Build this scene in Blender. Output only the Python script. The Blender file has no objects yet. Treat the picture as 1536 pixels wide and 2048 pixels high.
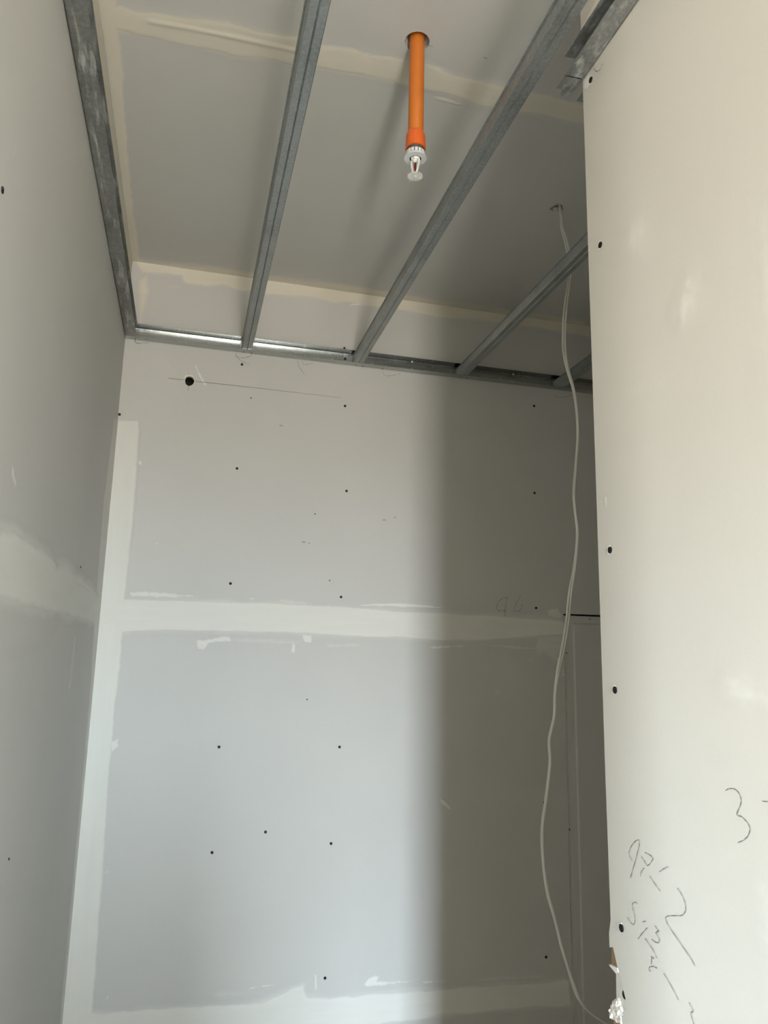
import bpy, bmesh, math
import numpy as np
from mathutils import Matrix, Vector

SC = bpy.context.scene
COL = SC.collection
EYE = 1.6            # eye height above the floor
# ------------------------------------------------------------------ camera
F_PX = 1505.0
YAW, PITCH, ROLL = 0.252101, 0.191749, 0.0216811
def cam_axes(y, p, r):
    cy, sy, cp, sp, cr, sr = math.cos(y), math.sin(y), math.cos(p), math.sin(p), math.cos(r), math.sin(r)
    fwd = np.array([sy*cp, cy*cp, sp]); right = np.array([cy, -sy, 0.0]); up = np.cross(right, fwd)
    return cr*right + sr*up, -sr*right + cr*up, fwd
RIGHT, UP, FWD = cam_axes(YAW, PITCH, ROLL)
cam_d = bpy.data.cameras.new('camera'); cam = bpy.data.objects.new('camera', cam_d); COL.objects.link(cam)
cam_d.sensor_fit = 'VERTICAL'; cam_d.sensor_height = 36.0; cam_d.lens = 36.0*F_PX/2048
cam_d.clip_start = 0.02
m = Matrix.Identity(4)
for i in range(3):
    m[i][0], m[i][1], m[i][2] = RIGHT[i], UP[i], -FWD[i]
m[2][3] = EYE
cam.matrix_world = m
SC.camera = cam
# ------------------------------------------------------------------ sky and exposure
SKY = 95.0
SC.view_settings.view_transform = 'Standard'; SC.view_settings.look = 'None'
SC.view_settings.gamma = 1.0; SC.view_settings.use_curve_mapping = False
SC.view_settings.exposure = 0.22
W = bpy.data.worlds.new('world'); SC.world = W; W.use_nodes = True
wn = W.node_tree.nodes; wl = W.node_tree.links
bg = wn['Background']; tc = wn.new('ShaderNodeTexCoord'); sx = wn.new('ShaderNodeSeparateXYZ'); rp = wn.new('ShaderNodeValToRGB')
wl.new(tc.outputs['Generated'], sx.inputs[0]); wl.new(sx.outputs['Z'], rp.inputs[0]); wl.new(rp.outputs[0], bg.inputs[0])
mr = wn.new('ShaderNodeMapRange'); mr.inputs[1].default_value = -1; mr.inputs[2].default_value = 1
wl.new(sx.outputs['Z'], mr.inputs[0]); wl.new(mr.outputs[0], rp.inputs[0])
e = rp.color_ramp.elements
e[0].position = 0.485; e[0].color = (0.31, 0.295, 0.27, 1)
e[1].position = 0.53; e[1].color = (0.73, 0.89, 1.03, 1)
bg.inputs[1].default_value = SKY
def portal(name, loc, rot, sx_, sy_):
    l = bpy.data.lights.new(name, 'AREA'); l.shape = 'RECTANGLE'; l.size = sx_; l.size_y = sy_
    l.cycles.is_portal = True
    o = bpy.data.objects.new(name, l); COL.objects.link(o); o.location = loc; o.rotation_euler = rot
# ------------------------------------------------------------------ room figures (metres)
XL, XR, YB, YE = -0.267, 0.643, 2.57, 1.09        # left wall, right wall, back wall, end of the right wall
ZF, ZC = EYE+1.0546, EYE+1.346                     # underside of the furring grid, ceiling
YREAR, XFAR, XALC, YLEFT = -2.2, -3.0, 2.0, 0.45
T = 0.013                                          # plasterboard thickness
WIN1 = (0.03, 0.44, 0.15, 2.5)                   # rear window: x0 x1 z0 z1
WIN2 = (-1.74, -1.0, 0.9, 2.08)                     # far left window: y0 y1 z0 z1
portal('portal_rear', ((WIN1[0]+WIN1[1])/2, YREAR-0.02, (WIN1[2]+WIN1[3])/2), (math.pi/2, 0, 0), WIN1[1]-WIN1[0], WIN1[3]-WIN1[2])
portal('portal_left', (XFAR-0.02, (WIN2[0]+WIN2[1])/2, (WIN2[2]+WIN2[3])/2), (math.pi/2, 0, -math.pi/2), WIN2[1]-WIN2[0], WIN2[3]-WIN2[2])

def ray(x, y):
    return RIGHT*((x-768)/F_PX) - UP*((y-1024)/F_PX) + FWD
def on_back(x, y, Y=YB):
    d = ray(x, y)*1.0; d = d*Y/d[1]; return (d[0], d[2]+EYE)
def on_left(x, y):
    d = ray(x, y); d = d*XL/d[0]; return (d[1], d[2]+EYE)
def on_right(x, y, X=XR):
    d = ray(x, y); d = d*X/d[0]; return (d[1], d[2]+EYE)
def on_ceil(x, y, Z=ZC):
    d = ray(x, y); d = d*(Z-EYE)/d[2]; return (d[0], d[1])
# plane frames: origin, u axis, v axis, normal into the room
PL = {
 'back':  (np.array([0, YB, 0.]), np.array([1., 0, 0]), np.array([0, 0, 1.]), np.array([0, -1., 0]), on_back),
 'left':  (np.array([XL, 0, 0.]), np.array([0, 1., 0]), np.array([0, 0, 1.]), np.array([1., 0, 0]), on_left),
 'right': (np.array([XR, 0, 0.]), np.array([0, 1., 0]), np.array([0, 0, 1.]), np.array([-1., 0, 0]), on_right),
 'ceil':  (np.array([0, 0, ZC]), np.array([1., 0, 0]), np.array([0, 1., 0]), np.array([0, 0, -1.]), on_ceil),
}
# ------------------------------------------------------------------ materials
def new_mat(name):
    mt = bpy.data.materials.new(name); mt.use_nodes = True
    return mt, mt.node_tree.nodes, mt.node_tree.links, mt.node_tree.nodes['Principled BSDF']
def plain(name, col, rough=0.6, metal=0.0, nscale=60, namt=0.08, bump=0.0):
    mt, n, l, b = new_mat(name)
    b.inputs['Roughness'].default_value = rough; b.inputs['Metallic'].default_value = metal
    t = n.new('ShaderNodeTexCoord'); nz = n.new('ShaderNodeTexNoise'); nz.inputs['Scale'].default_value = nscale; nz.inputs['Detail'].default_value = 4
    l.new(t.outputs['Object'], nz.inputs['Vector'])
    mx = n.new('ShaderNodeMix'); mx.data_type = 'RGBA'
    mx.inputs[6].default_value = (*[c*(1-namt) for c in col], 1); mx.inputs[7].default_value = (*[min(1, c*(1+namt)) for c in col], 1)
    l.new(nz.outputs['Fac'], mx.inputs[0]); l.new(mx.outputs[2], b.inputs['Base Color'])
    if bump:
        bp = n.new('ShaderNodeBump'); bp.inputs['Strength'].default_value = bump; bp.inputs['Distance'].default_value = 0.001
        l.new(nz.outputs['Fac'], bp.inputs['Height']); l.new(bp.outputs[0], b.inputs['Normal'])
    return mt
BOARD = (0.605, 0.588, 0.552)
SKIM = (0.605, 0.572, 0.512)
def board_nodes(n, l, BOARD=BOARD):
    t = n.new('ShaderNodeTexCoord')
    n1 = n.new('ShaderNodeTexNoise'); n1.inputs['Scale'].default_value = 2.3; n1.inputs['Detail'].default_value = 5
    n2 = n.new('ShaderNodeTexNoise'); n2.inputs['Scale'].default_value = 260; n2.inputs['Detail'].default_value = 2
    l.new(t.outputs['Object'], n1.inputs['Vector']); l.new(t.outputs['Object'], n2.inputs['Vector'])
    ad = n.new('ShaderNodeMath'); ad.operation = 'MULTIPLY_ADD'; ad.inputs[1].default_value = 0.35
    l.new(n2.outputs['Fac'], ad.inputs[0]); l.new(n1.outputs['Fac'], ad.inputs[2])
    mr = n.new('ShaderNodeMapRange'); mr.inputs[1].default_value = 0.4; mr.inputs[2].default_value = 0.95
    l.new(ad.outputs[0], mr.inputs[0])
    mx = n.new('ShaderNodeMix'); mx.data_type = 'RGBA'
    mx.inputs[6].default_value = (*[c*0.965 for c in BOARD], 1); mx.inputs[7].default_value = (*[c*1.035 for c in BOARD], 1)
    l.new(mr.outputs[0], mx.inputs[0])
    return t, n2, mx
def board_mat(name='plasterboard paper', col=BOARD):
    mt, n, l, b = new_mat(name); b.inputs['Roughness'].default_value = 0.62; b.inputs['Specular IOR Level'].default_value = 0.3
    t, n2, mx = board_nodes(n, l, col); l.new(mx.outputs[2], b.inputs['Base Color'])
    bp = n.new('ShaderNodeBump'); bp.inputs['Strength'].default_value = 0.05; bp.inputs['Distance'].default_value = 0.0006
    l.new(n2.outputs['Fac'], bp.inputs['Height']); l.new(bp.outputs[0], b.inputs['Normal'])
    return mt
def compound_mat(name, col, streak, under=BOARD):
    """joint compound: thick where the attribute 'cover' is 1, feathering into the board paper where it is thin"""
    mt, n, l, b = new_mat(name); b.inputs['Roughness'].default_value = 0.7; b.inputs['Specular IOR Level'].default_value = 0.25
    t, n2, mxb = board_nodes(n, l, under)
    at = n.new('ShaderNodeAttribute'); at.attribute_name = 'cover'
    mp = n.new('ShaderNodeMapping'); mp.inputs['Scale'].default_value = streak
    nz = n.new('ShaderNodeTexNoise'); nz.inputs['Scale'].default_value = 1.0; nz.inputs['Detail'].default_value = 5; nz.inputs['Roughness'].default_value = 0.6
    l.new(t.outputs['Object'], mp.inputs[0]); l.new(mp.outputs[0], nz.inputs['Vector'])
    ma = n.new('ShaderNodeMath'); ma.operation = 'MULTIPLY_ADD'; ma.inputs[1].default_value = 0.55; ma.inputs[2].default_value = -0.275
    l.new(nz.outputs['Fac'], ma.inputs[0])
    sm = n.new('ShaderNodeMath'); sm.operation = 'ADD'; l.new(at.outputs['Fac'], sm.inputs[0]); l.new(ma.outputs[0], sm.inputs[1])
    mr = n.new('ShaderNodeMapRange'); mr.interpolation_type = 'SMOOTHSTEP'; mr.inputs[1].default_value = 0.12; mr.inputs[2].default_value = 0.95
    l.new(sm.outputs[0], mr.inputs[0])
    mc = n.new('ShaderNodeMix'); mc.data_type = 'RGBA'
    mc.inputs[6].default_value = (*[c*0.95 for c in col], 1); mc.inputs[7].default_value = (*[min(.9, c*1.05) for c in col], 1)
    l.new(nz.outputs['Fac'], mc.inputs[0])
    mx = n.new('ShaderNodeMix'); mx.data_type = 'RGBA'
    l.new(mr.outputs[0], mx.inputs[0]); l.new(mxb.outputs[2], mx.inputs[6]); l.new(mc.outputs[2], mx.inputs[7])
    l.new(mx.outputs[2], b.inputs['Base Color'])
    bp = n.new('ShaderNodeBump'); bp.inputs['Strength'].default_value = 0.12; bp.inputs['Distance'].default_value = 0.0012
    l.new(nz.outputs['Fac'], bp.inputs['Height']); l.new(bp.outputs[0], b.inputs['Normal'])
    return mt
def steel_mat(name, smear, col=(0.37, 0.39, 0.385), rough=0.42, stretch=(60, 7, 60), bump=0.08, contrast=1.0, white=0.60, metal=0.8):
    mt, n, l, b = new_mat(name); b.inputs['Metallic'].default_value = 0.8
    t = n.new('ShaderNodeTexCoord')
    n1 = n.new('ShaderNodeTexNoise'); n1.inputs['Scale'].default_value = 140; n1.inputs['Detail'].default_value = 3
    n2 = n.new('ShaderNodeTexNoise'); n2.inputs['Scale'].default_value = 9; n2.inputs['Detail'].default_value = 5
    mp = n.new('ShaderNodeMapping'); mp.inputs['Scale'].default_value = stretch
    n3 = n.new('ShaderNodeTexNoise'); n3.inputs['Scale'].default_value = 1.0; n3.inputs['Detail'].default_value = 6; n3.inputs['Roughness'].default_value = 0.65
    for nn in (n1, n2): l.new(t.outputs['Object'], nn.inputs['Vector'])
    l.new(t.outputs['Object'], mp.inputs[0]); l.new(mp.outputs[0], n3.inputs['Vector'])
    ad = n.new('ShaderNodeMath'); ad.operation = 'ADD'; l.new(n1.outputs['Fac'], ad.inputs[0]); l.new(n2.outputs['Fac'], ad.inputs[1])
    cr = n.new('ShaderNodeMapRange'); cr.inputs[1].default_value = 0.7; cr.inputs[2].default_value = 1.3; l.new(ad.outputs[0], cr.inputs[0])
    mx = n.new('ShaderNodeMix'); mx.data_type = 'RGBA'
    mx.inputs[6].default_value = (*[c*(1-.26*contrast) for c in col], 1); mx.inputs[7].default_value = (*[c*(1+.22*contrast) for c in col], 1)
    l.new(cr.outputs[0], mx.inputs[0])
    sr = n.new('ShaderNodeMapRange'); sr.inputs[1].default_value = 0.66-smear*0.2; sr.inputs[2].default_value = 0.80-smear*0.18
    l.new(n3.outputs['Fac'], sr.inputs[0])
    sc = n.new('ShaderNodeMath'); sc.operation = 'MULTIPLY'; sc.inputs[1].default_value = 0.72; l.new(sr.outputs[0], sc.inputs[0])
    m2 = n.new('ShaderNodeMix'); m2.data_type = 'RGBA'; m2.inputs[7].default_value = (white, white, white*.95, 1)
    l.new(sc.outputs[0], m2.inputs[0]); l.new(mx.outputs[2], m2.inputs[6]); l.new(m2.outputs[2], b.inputs['Base Color'])
    mt_ = n.new('ShaderNodeMapRange'); mt_.inputs[3].default_value = metal; mt_.inputs[4].default_value = 0.1; l.new(sc.outputs[0], mt_.inputs[0]); l.new(mt_.outputs[0], b.inputs['Metallic'])
    rr = n.new('ShaderNodeMapRange'); rr.inputs[3].default_value = rough-0.1; rr.inputs[4].default_value = rough+0.12
    l.new(n1.outputs['Fac'], rr.inputs[0]); l.new(rr.outputs[0], b.inputs['Roughness'])
    bp = n.new('ShaderNodeBump'); bp.inputs['Strength'].default_value = bump; bp.inputs['Distance'].default_value = 0.001
    l.new(n1.outputs['Fac'], bp.inputs['Height']); l.new(bp.outputs[0], b.inputs['Normal'])
    return mt
M = {}
M['board'] = board_mat()
M['comp_x'] = compound_mat('joint compound, level strokes', (0.765, 0.745, 0.685), (5, 5, 42))
M['comp_z'] = compound_mat('joint compound, upright strokes', (0.765, 0.745, 0.685), (42, 42, 5))
M['skim'] = board_mat('skimmed plasterboard', SKIM)
M['comp_rx'] = compound_mat('skim coat, level strokes', (0.74, 0.72, 0.67), (5, 5, 42), SKIM)
M['comp_rz'] = compound_mat('skim coat, upright strokes', (0.74, 0.72, 0.67), (42, 42, 5), SKIM)
M['comp_c'] = compound_mat('joint compound, ceiling', (0.74, 0.685, 0.575), (6, 40, 40))
M['comp_cy'] = compound_mat('joint compound, ceiling corner', (0.74, 0.685, 0.575), (40, 6, 40))
M['core'] = plain('gypsum core', (0.74, 0.70, 0.63), 0.85, 0, 90, 0.12, 0.5)
M['kraft'] = plain('brown backing paper', (0.30, 0.20, 0.11), 0.8, 0, 40, 0.15)
M['red_brick'] = plain('reddish masonry', (0.33, 0.19, 0.13), 0.85, 0, 70, 0.2, 0.5)
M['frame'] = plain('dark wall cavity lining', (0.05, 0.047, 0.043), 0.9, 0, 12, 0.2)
M['floor'] = plain('dusty floor', (0.43, 0.375, 0.30), 0.85, 0, 7, 0.15, 0.2)
M['roomwall'] = plain('plastered wall', (0.62, 0.575, 0.49), 0.75, 0, 3, 0.05)
M['graphite'] = plain('pencil graphite', (0.17, 0.165, 0.155), 0.7, 0, 300, 0.25)
M['screw'] = plain('black phosphate screw', (0.012, 0.012, 0.012), 0.6, 0.3, 400, 0.2)
M['steel'] = steel_mat('galvanised steel', 0.12)
M['steel_track'] = steel_mat('galvanised track steel', 0.0, (0.46, 0.48, 0.475), 0.22, (7, 60, 60), bump=0.012, contrast=0.5, metal=0.97)
M['steel_smear'] = steel_mat('plaster smeared steel', 0.62, (0.31, 0.315, 0.30), 0.48, (70, 9, 70), white=0.66)
M['steel_smear2'] = steel_mat('lightly plaster smeared steel', 0.80, (0.33, 0.34, 0.335), 0.45, (55, 26, 55), white=0.62)
M['alu'] = plain('window aluminium', (0.5, 0.5, 0.5), 0.4, 0.6)
M['orange'] = plain('orange plastic pipe', (0.56, 0.155, 0.018), 0.35, 0, 40, 0.05)
M['red_orange'] = plain('red orange fitting', (0.70, 0.125, 0.018), 0.38, 0, 60, 0.1)
M['white_paint'] = plain('white enamel', (0.78, 0.77, 0.73), 0.4, 0, 80, 0.03)
M['white_plastic'] = plain('white plastic', (0.66, 0.68, 0.69), 0.35, 0, 80, 0.03)
M['grey_metal'] = plain('dark grey thread', (0.12, 0.11, 0.10), 0.55, 0.4, 120, 0.15)
M['red_glass'] = plain('dark red bulb', (0.13, 0.008, 0.008), 0.15, 0, 50, 0.1)
M['slot'] = plain('black slot', (0.008, 0.008, 0.008), 0.8, 0, 50, 0.1)
M['cable'] = plain('white cable sheath', (0.66, 0.635, 0.575), 0.5, 0, 90, 0.05)
M['sleeve'] = plain('cut gypsum edge', (0.74, 0.67, 0.65), 0.85, 0, 120, 0.15, 0.3)

# ------------------------------------------------------------------ mesh helpers
def link(name, me, mat=None, parent=None):
    o = bpy.data.objects.new(name, me); COL.objects.link(o)
    if mat is not None and not me.materials: me.materials.append(mat)
    if parent is not None: o.parent = parent
    return o
def mesh(name, verts, faces, mat, parent=None, smooth=False):
    me = bpy.data.meshes.new(name); me.from_pydata([tuple(map(float, v)) for v in verts], [], faces); me.update()
    bm = bmesh.new(); bm.from_mesh(me); bmesh.ops.recalc_face_normals(bm, faces=bm.faces); bm.to_mesh(me); bm.free()
    if smooth: me.polygons.foreach_set('use_smooth', [True]*len(me.polygons))
    return link(name, me, mat, parent)
def tag(o, label=None, cat=None, group=None, kind=None):
    if label: o['label'] = label
    if cat: o['category'] = cat
    if group: o['group'] = group
    if kind: o['kind'] = kind
    return o
def empty(name, loc, label=None, cat=None, group=None, kind=None):
    o = bpy.data.objects.new(name, None); COL.objects.link(o); o.location = loc; o.empty_display_size = 0.05
    return tag(o, label, cat, group, kind)
class MB:
    def __init__(s): s.v = []; s.f = []
    def add(s, v, f):
        k = len(s.v); s.v += [tuple(p) for p in v]; s.f += [tuple(i+k for i in q) for q in f]; return s
    def box(s, x0, x1, y0, y1, z0, z1):
        v = [(x, y, z) for z in (z0, z1) for y in (y0, y1) for x in (x0, x1)]
        return s.add(v, [(0, 2, 3, 1), (4, 5, 7, 6), (0, 1, 5, 4), (2, 6, 7, 3), (0, 4, 6, 2), (1, 3, 7, 5)])
    def lathe(s, prof, c=(0, 0, 0), n=28, closed=False):
        v = []; f = []
        for r, z in prof:
            for i in range(n):
                a = 2*math.pi*i/n; v.append((c[0]+r*math.cos(a), c[1]+r*math.sin(a), c[2]+z))
        k = len(prof)
        for j in range(k if closed else k-1):
            for i in range(n):
                a, b = j*n+i, j*n+(i+1) % n; jj = ((j+1) % k)*n
                f.append((a, b, jj+(i+1) % n, jj+i))
        if not closed:
            f.append(tuple(range(n-1, -1, -1))); f.append(tuple((k-1)*n+i for i in range(n)))
        return s.add(v, f)
    def tube(s, pts, r, n=8, radii=None):
        pts = [np.array(p, float) for p in pts]; v = []; f = []
        up = np.array([0.31, 0.77, 0.55])
        for i, p in enumerate(pts):
            t = pts[min(i+1, len(pts)-1)]-pts[max(i-1, 0)]; t = t/np.linalg.norm(t)
            a = np.cross(t, up); a /= np.linalg.norm(a); b = np.cross(t, a); rr = radii[i] if radii else r
            for k in range(n):
                g = 2*math.pi*k/n; v.append(p+rr*(math.cos(g)*a+math.sin(g)*b))
        for i in range(len(pts)-1):
            for k in range(n): f.append((i*n+k, i*n+(k+1) % n, (i+1)*n+(k+1) % n, (i+1)*n+k))
        f.append(tuple(range(n))); f.append(tuple((len(pts)-1)*n+k for k in reversed(range(n))))
        return s.add(v, f)
    def prism(s, poly, place, h0, h1):
        """closed polygon pushed from h0 to h1; place(u, v, h) gives the point"""
        n = len(poly)
        v = [place(u, w, h0) for u, w in poly]+[place(u, w, h1) for u, w in poly]
        f = [tuple(range(n)), tuple(range(2*n-1, n-1, -1))]+[(i, i+n, (i+1) % n+n, (i+1) % n) for i in range(n)]
        return s.add(v, f)
    def build(s, name, mat, parent=None, smooth=False): return mesh(name, s.v, s.f, mat, parent, smooth)
def placer(pl):
    o, u, v, n, _ = PL[pl]
    return lambda a, b, h: tuple(o+u*a+v*b+n*h)
def cut(o, verts, faces):
    """subtract a closed solid from o"""
    c = mesh('cutter', verts, faces, None)
    md = o.modifiers.new('cut', 'BOOLEAN'); md.object = c; md.solver = 'EXACT'
    dg = bpy.context.evaluated_depsgraph_get()
    me = bpy.data.meshes.new_from_object(o.evaluated_get(dg)); o.modifiers.clear()
    old = o.data; o.data = me; me.name = old.name
    bpy.data.objects.remove(c)
def shade_smooth(o, deg=35):
    me = o.data; me.polygons.foreach_set('use_smooth', [True]*len(me.polygons))
    bm = bmesh.new(); bm.from_mesh(me); a = math.radians(deg)
    for e in bm.edges: e.smooth = (len(e.link_faces) == 2 and e.calc_face_angle(0) < a)
    bm.to_mesh(me); bm.free()
# value noise
def vnoise(u, v, seed):
    i, j = np.floor(u).astype(np.int64), np.floor(v).astype(np.int64); fu, fv = u-i, v-j
    fu, fv = fu*fu*(3-2*fu), fv*fv*(3-2*fv)
    def h(a, b):
        x = (a*374761393 + b*668265263 + seed*974634541) & 0x7fffffff
        x = ((x ^ (x >> 13))*1274126177) & 0x7fffffff
        x = x ^ (x >> 16); return (x & 0xffff)/65535.0
    return (h(i, j)*(1-fu)+h(i+1, j)*fu)*(1-fv)+(h(i, j+1)*(1-fu)+h(i+1, j+1)*fu)*fv
def fbm(u, v, seed, o=4):
    r = 0; a = 0.5; t = 0
    for k in range(o):
        r = r+a*vnoise(u*2**k, v*2**k, seed+k*17); t += a; a *= 0.55
    return r/t
def sdist(U, V, poly):
    """distance to a polygon's edge, positive inside"""
    P = np.array(poly); d = np.full(U.shape, 1e9); ins = np.zeros(U.shape, bool)
    for (ax, ay), (bx, by) in zip(P, np.roll(P, -1, 0)):
        ex, ey = bx-ax, by-ay; L = ex*ex+ey*ey+1e-18
        t = np.clip(((U-ax)*ex+(V-ay)*ey)/L, 0, 1)
        d = np.minimum(d, np.hypot(U-ax-t*ex, V-ay-t*ey))
        c = ((ay > V) != (by > V)) & (U < (bx-ax)*(V-ay)/(by-ay+1e-18)+ax); ins ^= c
    return np.where(ins, d, -d)
def compound(pl, pts, parent, mat, soft=0.012, rag=0.006, ragscale=60, seed=1, res=0.005, thick=0.0014, world=False, cover=1.0, name='joint_compound', clip=None, ridge=None, stretch=(1, 1), grow=0.0, feather=None):
    """a trowelled layer: its height follows the distance to a ragged outline and it dips into the board at the edge"""
    o, u, v, n, fn = PL[pl]
    poly = pts if world else [fn(*p) for p in pts]
    if feather:      # an earlier, thinner coat showing all round the outline
        compound(pl, pts, parent, mat, soft=feather*1.5, rag=feather*.55, ragscale=ragscale*.5, seed=seed+500, res=.007, thick=.0006, world=world, cover=.5, name='thin_first_coat', clip=clip, stretch=stretch, grow=feather)
    P = np.array(poly); mrg = rag+0.004+grow
    u0, v0 = P.min(0)-mrg; u1, v1 = P.max(0)+mrg
    if clip: u0, u1, v0, v1 = max(u0, clip[0]), min(u1, clip[1]), max(v0, clip[2]), min(v1, clip[3])
    nu, nv = max(3, int((u1-u0)/res)+2), max(3, int((v1-v0)/res)+2)
    U, V = np.meshgrid(np.linspace(u0, u1, nu), np.linspace(v0, v1, nv), indexing='ij')
    sd = sdist(U, V, poly)+grow+rag*2*(fbm(U*ragscale*stretch[0], V*ragscale*stretch[1], seed)-0.5)
    t = np.clip(sd/soft, -0.6, 1.0)
    if clip: pass
    H = t*thick + np.where(t > 0, 0.0004*(fbm(U*25, V*25, seed+5)-0.5)*np.clip(t, 0, 1), 0)
    if ridge is not None:
        d = np.full(U.shape, 1e9)
        for (ax, ay), (bx, by) in zip(ridge[:-1], ridge[1:]):
            (ax, ay), (bx, by) = fn(ax, ay), fn(bx, by); ex, ey = bx-ax, by-ay
            q = np.clip(((U-ax)*ex+(V-ay)*ey)/(ex*ex+ey*ey), 0, 1); d = np.minimum(d, np.hypot(U-ax-q*ex, V-ay-q*ey))
        H = H+0.0022*np.exp(-(d/0.0045)**2)
    idx = np.arange(nu*nv).reshape(nu, nv)
    q = np.stack([idx[:-1, :-1], idx[1:, :-1], idx[1:, 1:], idx[:-1, 1:]], -1).reshape(-1, 4)
    keep = (t.reshape(-1)[q].max(1) > -0.25); q = q[keep]
    if len(q) == 0: return None
    used = np.unique(q); remap = np.full(nu*nv, -1); remap[used] = np.arange(len(used)); q = remap[q]
    # wind faces so their normal points into the room
    if np.dot(np.cross(u, v), n) < 0: q = q[:, ::-1]
    pos = (o[None]+U.reshape(-1, 1)*u+V.reshape(-1, 1)*v+H.reshape(-1, 1)*n)[used]
    me = bpy.data.meshes.new(name)
    me.vertices.add(len(pos)); me.vertices.foreach_set('co', pos.astype(np.float32).ravel())
    me.loops.add(q.size); me.loops.foreach_set('vertex_index', q.astype(np.int32).ravel())
    me.polygons.add(len(q)); me.polygons.foreach_set('loop_start', np.arange(0, q.size, 4, dtype=np.int32))
    me.polygons.foreach_set('use_smooth', np.ones(len(q), bool))
    me.update(calc_edges=True)
    a = me.attributes.new('cover', 'FLOAT', 'POINT'); a.data.foreach_set('value', (np.clip(t, 0, 1)*cover).reshape(-1)[used].astype(np.float32))
    return link(name, me, mat, parent)
def ribbon(pl, pts, parent, w=0.0013, name='pencil_mark', mat=None, world=False, smooth=True, h=0.0022):
    """a pencil stroke lying on a wall"""
    o, u, v, n, fn = PL[pl]
    P = np.array(pts if world else [fn(*p) for p in pts])
    if smooth and len(P) > 2:
        Q = []
        for i in range(len(P)-1):
            p0, p1, p2, p3 = P[max(i-1, 0)], P[i], P[i+1], P[min(i+2, len(P)-1)]
            for t in np.linspace(0, 1, 6, endpoint=False):
                Q.append(0.5*(2*p1+(p2-p0)*t+(2*p0-5*p1+4*p2-p3)*t*t+(3*p1-p0-3*p2+p3)*t**3))
        Q.append(P[-1]); P = np.array(Q)
    v_, f = [], []
    for i, p in enumerate(P):
        d = P[min(i+1, len(P)-1)]-P[max(i-1, 0)]; d = d/(np.linalg.norm(d)+1e-12); k = np.array([-d[1], d[0]])
        ww = w*(0.35+0.65*abs(math.sin(1.3+i*0.55)))*0.5
        for s in (-1, 1):
            q = p+k*ww*s; v_.append(o+u*q[0]+v*q[1]+n*h)
        if i: f.append((2*i-2, 2*i-1, 2*i+1, 2*i))
    return mesh(name, v_, f, mat or M['graphite'], parent)

# ================================================================== setting
floor = MB().box(XFAR, XALC, YREAR, YB+0.2, -0.1, 0.0).build('floor', M['floor']); tag(floor, kind='structure')

# ---- back wall: dark stud cavity behind, plasterboard sheets in front
wall_back = MB().box(XL-0.2, XALC+0.1, YB+0.11, YB+0.16, 0, ZC+0.1).box(XL-0.2, XALC+0.1, YB+T+0.001, YB+0.11, 0, 0.05) \
    .box(XL-0.2, XALC+0.1, YB+T+0.001, YB+0.11, ZC+0.05, ZC+0.1).build('wall_back', M['frame']); tag(wall_back, kind='structure')
ZJ1 = EYE+0.125; ZJ2 = EYE-1.055; XJ = 1.3635; ZG = on_back(1160, 1230)[1]
def sheet(parent, x0, x1, z0, z1):
    return MB().box(x0, x1, YB, YB+T, z0, z1).build('plasterboard_sheet', M['board'], parent)
s_up = sheet(wall_back, XL, XALC, ZG+0.003, ZC)
s_mid = sheet(wall_back, XL, XJ-0.0012, ZJ2, ZG+0.003)
s_low = sheet(wall_back, XL, XJ-0.0012, 0, ZJ2-0.002)
# right hand sheet with tapered, still unfilled edges
def taper(d):      # depth of the recess at distance d from the edge
    return 0.006 if d < 0.004 else (0.0045 if d < 0.036 else (0.0045*(1-(d-0.036)/0.006) if d < 0.042 else 0.0))
xs = [XJ+0.0012+k for k in (0, .002, .02, .036, .038, .040, .042, .1)]+[XALC]
ztop = ZG-0.0035
zs = [0.0, 0.4, 0.8, 1.2, 1.6]+[ztop-k for k in (.1, .034, .031, .028, .025, .012, .002, 0)]
vv = []; ff = []
for x in xs:
    for z in zs:
        dx, dz = x-xs[0], (ztop-z)*1.35
        vv.append((x, YB+max(taper(dx), taper(dz))+0.0005, z))
nz_ = len(zs)
for i in range(len(xs)-1):
    for j in range(nz_-1): ff.append((i*nz_+j, (i+1)*nz_+j, (i+1)*nz_+j+1, i*nz_+j+1))
k0 = len(vv)
for x in (xs[0], XALC):
    for z in (0.0, ztop): vv.append((x, YB+T, z))
ff.append(tuple([j for j in range(nz_)]+[k0+1, k0])); ff.append(tuple([i*nz_+nz_-1 for i in range(len(xs))]+[k0+3, k0+1]))
mesh('plasterboard_sheet', vv, ff, M['board'], wall_back)
# round hole cut for a pipe
hx, hz = on_back(379, 762); hp = []
for k in range(22):
    a = 2*math.pi*k/22; r = 0.0165+0.0006*math.sin(3*a+1)+0.0004*math.sin(7*a)
    hp.append((hx+r*0.92*math.cos(a), hz+r*1.08*math.sin(a)))
b = MB().prism(hp, lambda u, v, h: (u, YB+h, v), -0.02, 0.04); cut(s_up, b.v, b.f)
# bruised paper rim over the hole
rim = [(hx-0.0165, hz+0.004), (hx-0.0195, hz+0.012), (hx-0.013, hz+0.021), (hx, hz+0.0245), (hx+0.012, hz+0.0205), (hx+0.0185, hz+0.012), (hx+0.0165, hz+0.005), (hx+0.010, hz+0.0145), (hx-0.002, hz+0.0165), (hx-0.011, hz+0.0125)]
MB().prism(rim, lambda u, v, h: (u, YB-h, v), -0.001, 0.0014).build('torn_rim', M['core'], wall_back)

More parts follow.
